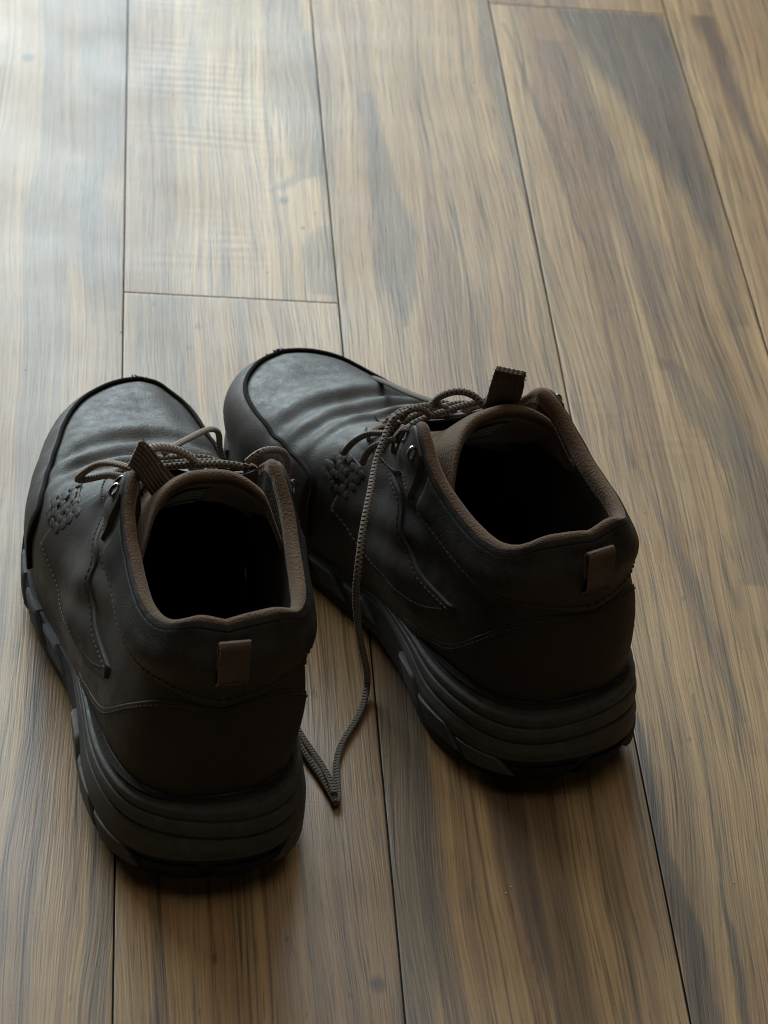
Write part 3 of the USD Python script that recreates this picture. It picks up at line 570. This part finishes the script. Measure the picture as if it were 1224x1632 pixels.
RIBS = [(x, .0006 + (.0004 if k % 2 else 0)) for k, x in enumerate(np.linspace(-.5, .5, 13))] + [(x, -.0006 - (.0004 if k % 2 else 0)) for k, x in enumerate(np.linspace(.5, -.5, 13))]
class ToLocal:
    def __init__(self, o, ang, k): self.o, self.a, self.k = np.array([*o, 0.]), ang, k
    def __call__(self, p):
        d = np.asarray(p, float) - self.o; c, s = math.cos(-self.a), math.sin(-self.a)
        return np.array([c * d[0] - s * d[1], (s * d[0] + c * d[1]) / self.k, d[2]])
def boot(name, o, deg, mirror, label, spec):
    x = UsdGeom.Xform.Define(stage, numbered('/World/' + name)); x.AddTranslateOp().Set(Gf.Vec3d(*o, 0)); x.AddRotateZOp().Set(deg); x.AddScaleOp().Set(Gf.Vec3f(1, spec['length'], 1))
    tag(x.GetPrim(), label, 'boot', 'pair of worn hiking boots')
    build_boot(str(x.GetPath()), mirror, ToLocal(o, math.radians(deg), spec['length']), spec)

LEFT_LACES = [('lace', [[0.0037, -0.153, 0.122], [-0.001, -0.1499, 0.122], [-0.0119, -0.1326, 0.112], [-0.0199, -0.1227, 0.1], [-0.0228, -0.1202, 0.094], [-0.017, -0.1231, 0.097], [-0.0088, -0.1345, 0.107], [-0.0007, -0.1509, 0.116], [0.0047, -0.1583, 0.118]], 0.0021), ('lace', [[0.0151, -0.1283, 0.116], [0.0205, -0.1158, 0.112], [0.0298, -0.0948, 0.104], [0.0386, -0.0767, 0.096], [0.0425, -0.0692, 0.088], [0.0434, -0.0672, 0.08], [0.0457, -0.0658, 0.072]], 0.0019), ('lace', [[0.0039, -0.1559, 0.134], [0.0108, -0.1494, 0.133], [0.0193, -0.1447, 0.129], [0.0266, -0.1431, 0.124], [0.0312, -0.1424, 0.118]], 0.0026), ('lace', [[0.0513, -0.1495, 0.128], [0.0555, -0.1516, 0.134], [0.0614, -0.1456, 0.132], [0.0677, -0.1387, 0.126], [0.0707, -0.1337, 0.115], [0.0709, -0.1312, 0.103]], 0.002)]
LEFT_TABS = [([[0.0158, -0.1714, 0.122], [0.0083, -0.1789, 0.138], [0.0024, -0.1821, 0.149], [0.0003, -0.1838, 0.152], [0.0025, -0.1757, 0.1466], [0.0094, -0.1701, 0.1341], [0.017, -0.1636, 0.12]], [-0.377, -0.492, -0.776], 0.0115)]
RIGHT_LACES = [('lace', [[0.1251, -0.1071, 0.131], [0.1196, -0.1122, 0.131], [0.1169, -0.1141, 0.128], [0.114, -0.1207, 0.124], [0.1106, -0.1298, 0.118], [0.1074, -0.1463, 0.112], [0.1042, -0.162, 0.104], [0.1024, -0.1742, 0.092], [0.1027, -0.176, 0.076], [0.1071, -0.1693, 0.05], [0.1133, -0.156, 0.022], [0.1158, -0.1496, 0.006], [0.1134, -0.1614, 0.0022], [0.1073, -0.1779, 0.0022], [0.1017, -0.1919, 0.0022], [0.0989, -0.2076, 0.0022], [0.0987, -0.2242, 0.0025], [0.0977, -0.2326, 0.003], [0.0962, -0.2278, 0.0025], [0.0918, -0.2146, 0.0022], [0.0856, -0.1991, 0.0022], [0.0799, -0.1823, 0.0022], [0.0744, -0.1684, 0.0022]], 0.002), ('lace', [[0.1402, -0.099, 0.13], [0.1378, -0.0904, 0.126], [0.1327, -0.0536, 0.106], [0.1278, 0.0088, 0.072], [0.1234, 0.0548, 0.046], [0.1195, 0.0869, 0.026], [0.1173, 0.1067, 0.01]], 0.0019), ('lace', [[0.1344, -0.1017, 0.128], [0.1379, -0.0981, 0.131], [0.1412, -0.1002, 0.136], [0.1477, -0.1011, 0.139], [0.155, -0.1026, 0.138], [0.1601, -0.1049, 0.134]], 0.002), ('lace', [[0.117, -0.112, 0.128], [0.1204, -0.109, 0.131], [0.1282, -0.1036, 0.131], [0.1375, -0.0982, 0.129], [0.1445, -0.094, 0.126]], 0.0018), ('lace', [[0.1226, -0.108, 0.127], [0.1253, -0.1101, 0.133], [0.1314, -0.1065, 0.132], [0.1356, -0.1052, 0.128]], 0.0018), ('lace', [[0.1004, -0.0856, 0.092], [0.1039, -0.0932, 0.104], [0.1113, -0.1008, 0.114], [0.1181, -0.1082, 0.12], [0.1217, -0.1071, 0.125]], 0.002), ('lace', [[0.1081, -0.0992, 0.096], [0.1101, -0.1054, 0.108], [0.115, -0.1102, 0.115], [0.1196, -0.1127, 0.119]], 0.002), ('lace', [[0.0775, -0.1613, 0.0022], [0.0808, -0.1749, 0.0022], [0.0849, -0.1879, 0.0026], [0.0902, -0.2023, 0.0036], [0.0949, -0.2172, 0.0045], [0.0969, -0.2285, 0.0046]], 0.0019)]
RIGHT_TABS = [([[0.1657, -0.1026, 0.128], [0.1665, -0.1123, 0.148], [0.1668, -0.1163, 0.159], [0.1677, -0.1162, 0.161], [0.1697, -0.1105, 0.1558], [0.1702, -0.1047, 0.1423], [0.1697, -0.0985, 0.1262]], [0.973, -0.173, -0.07], 0.0125)]
LEFT = dict(lace=LACE_LIT, length=1.04, lean=.0, tilt=.06, pinch=.25, pinch_outer=.09, toe_shift=-.001, tongue_shift=.0, label_q=.3, heel_x=-.002, laces=LEFT_LACES, tabs=LEFT_TABS)
RIGHT = dict(lace=LACE, length=.975, lean=.0, tilt=.10, pinch=-.02, pinch_outer=.26, toe_shift=.0, tongue_shift=.0, label_q=-.05, heel_x=.0, laces=RIGHT_LACES, tabs=RIGHT_TABS)
boot('hiking_boot', (.040, -.292), 7.6, True, 'left hiking boot, nearer one, toe pointing straight ahead, short lace loops at its throat', LEFT)
boot('hiking_boot', (.207, -.213), 23.3, False, 'right hiking boot, toe turned left, one long braided lace trailing down to the floor', RIGHT)
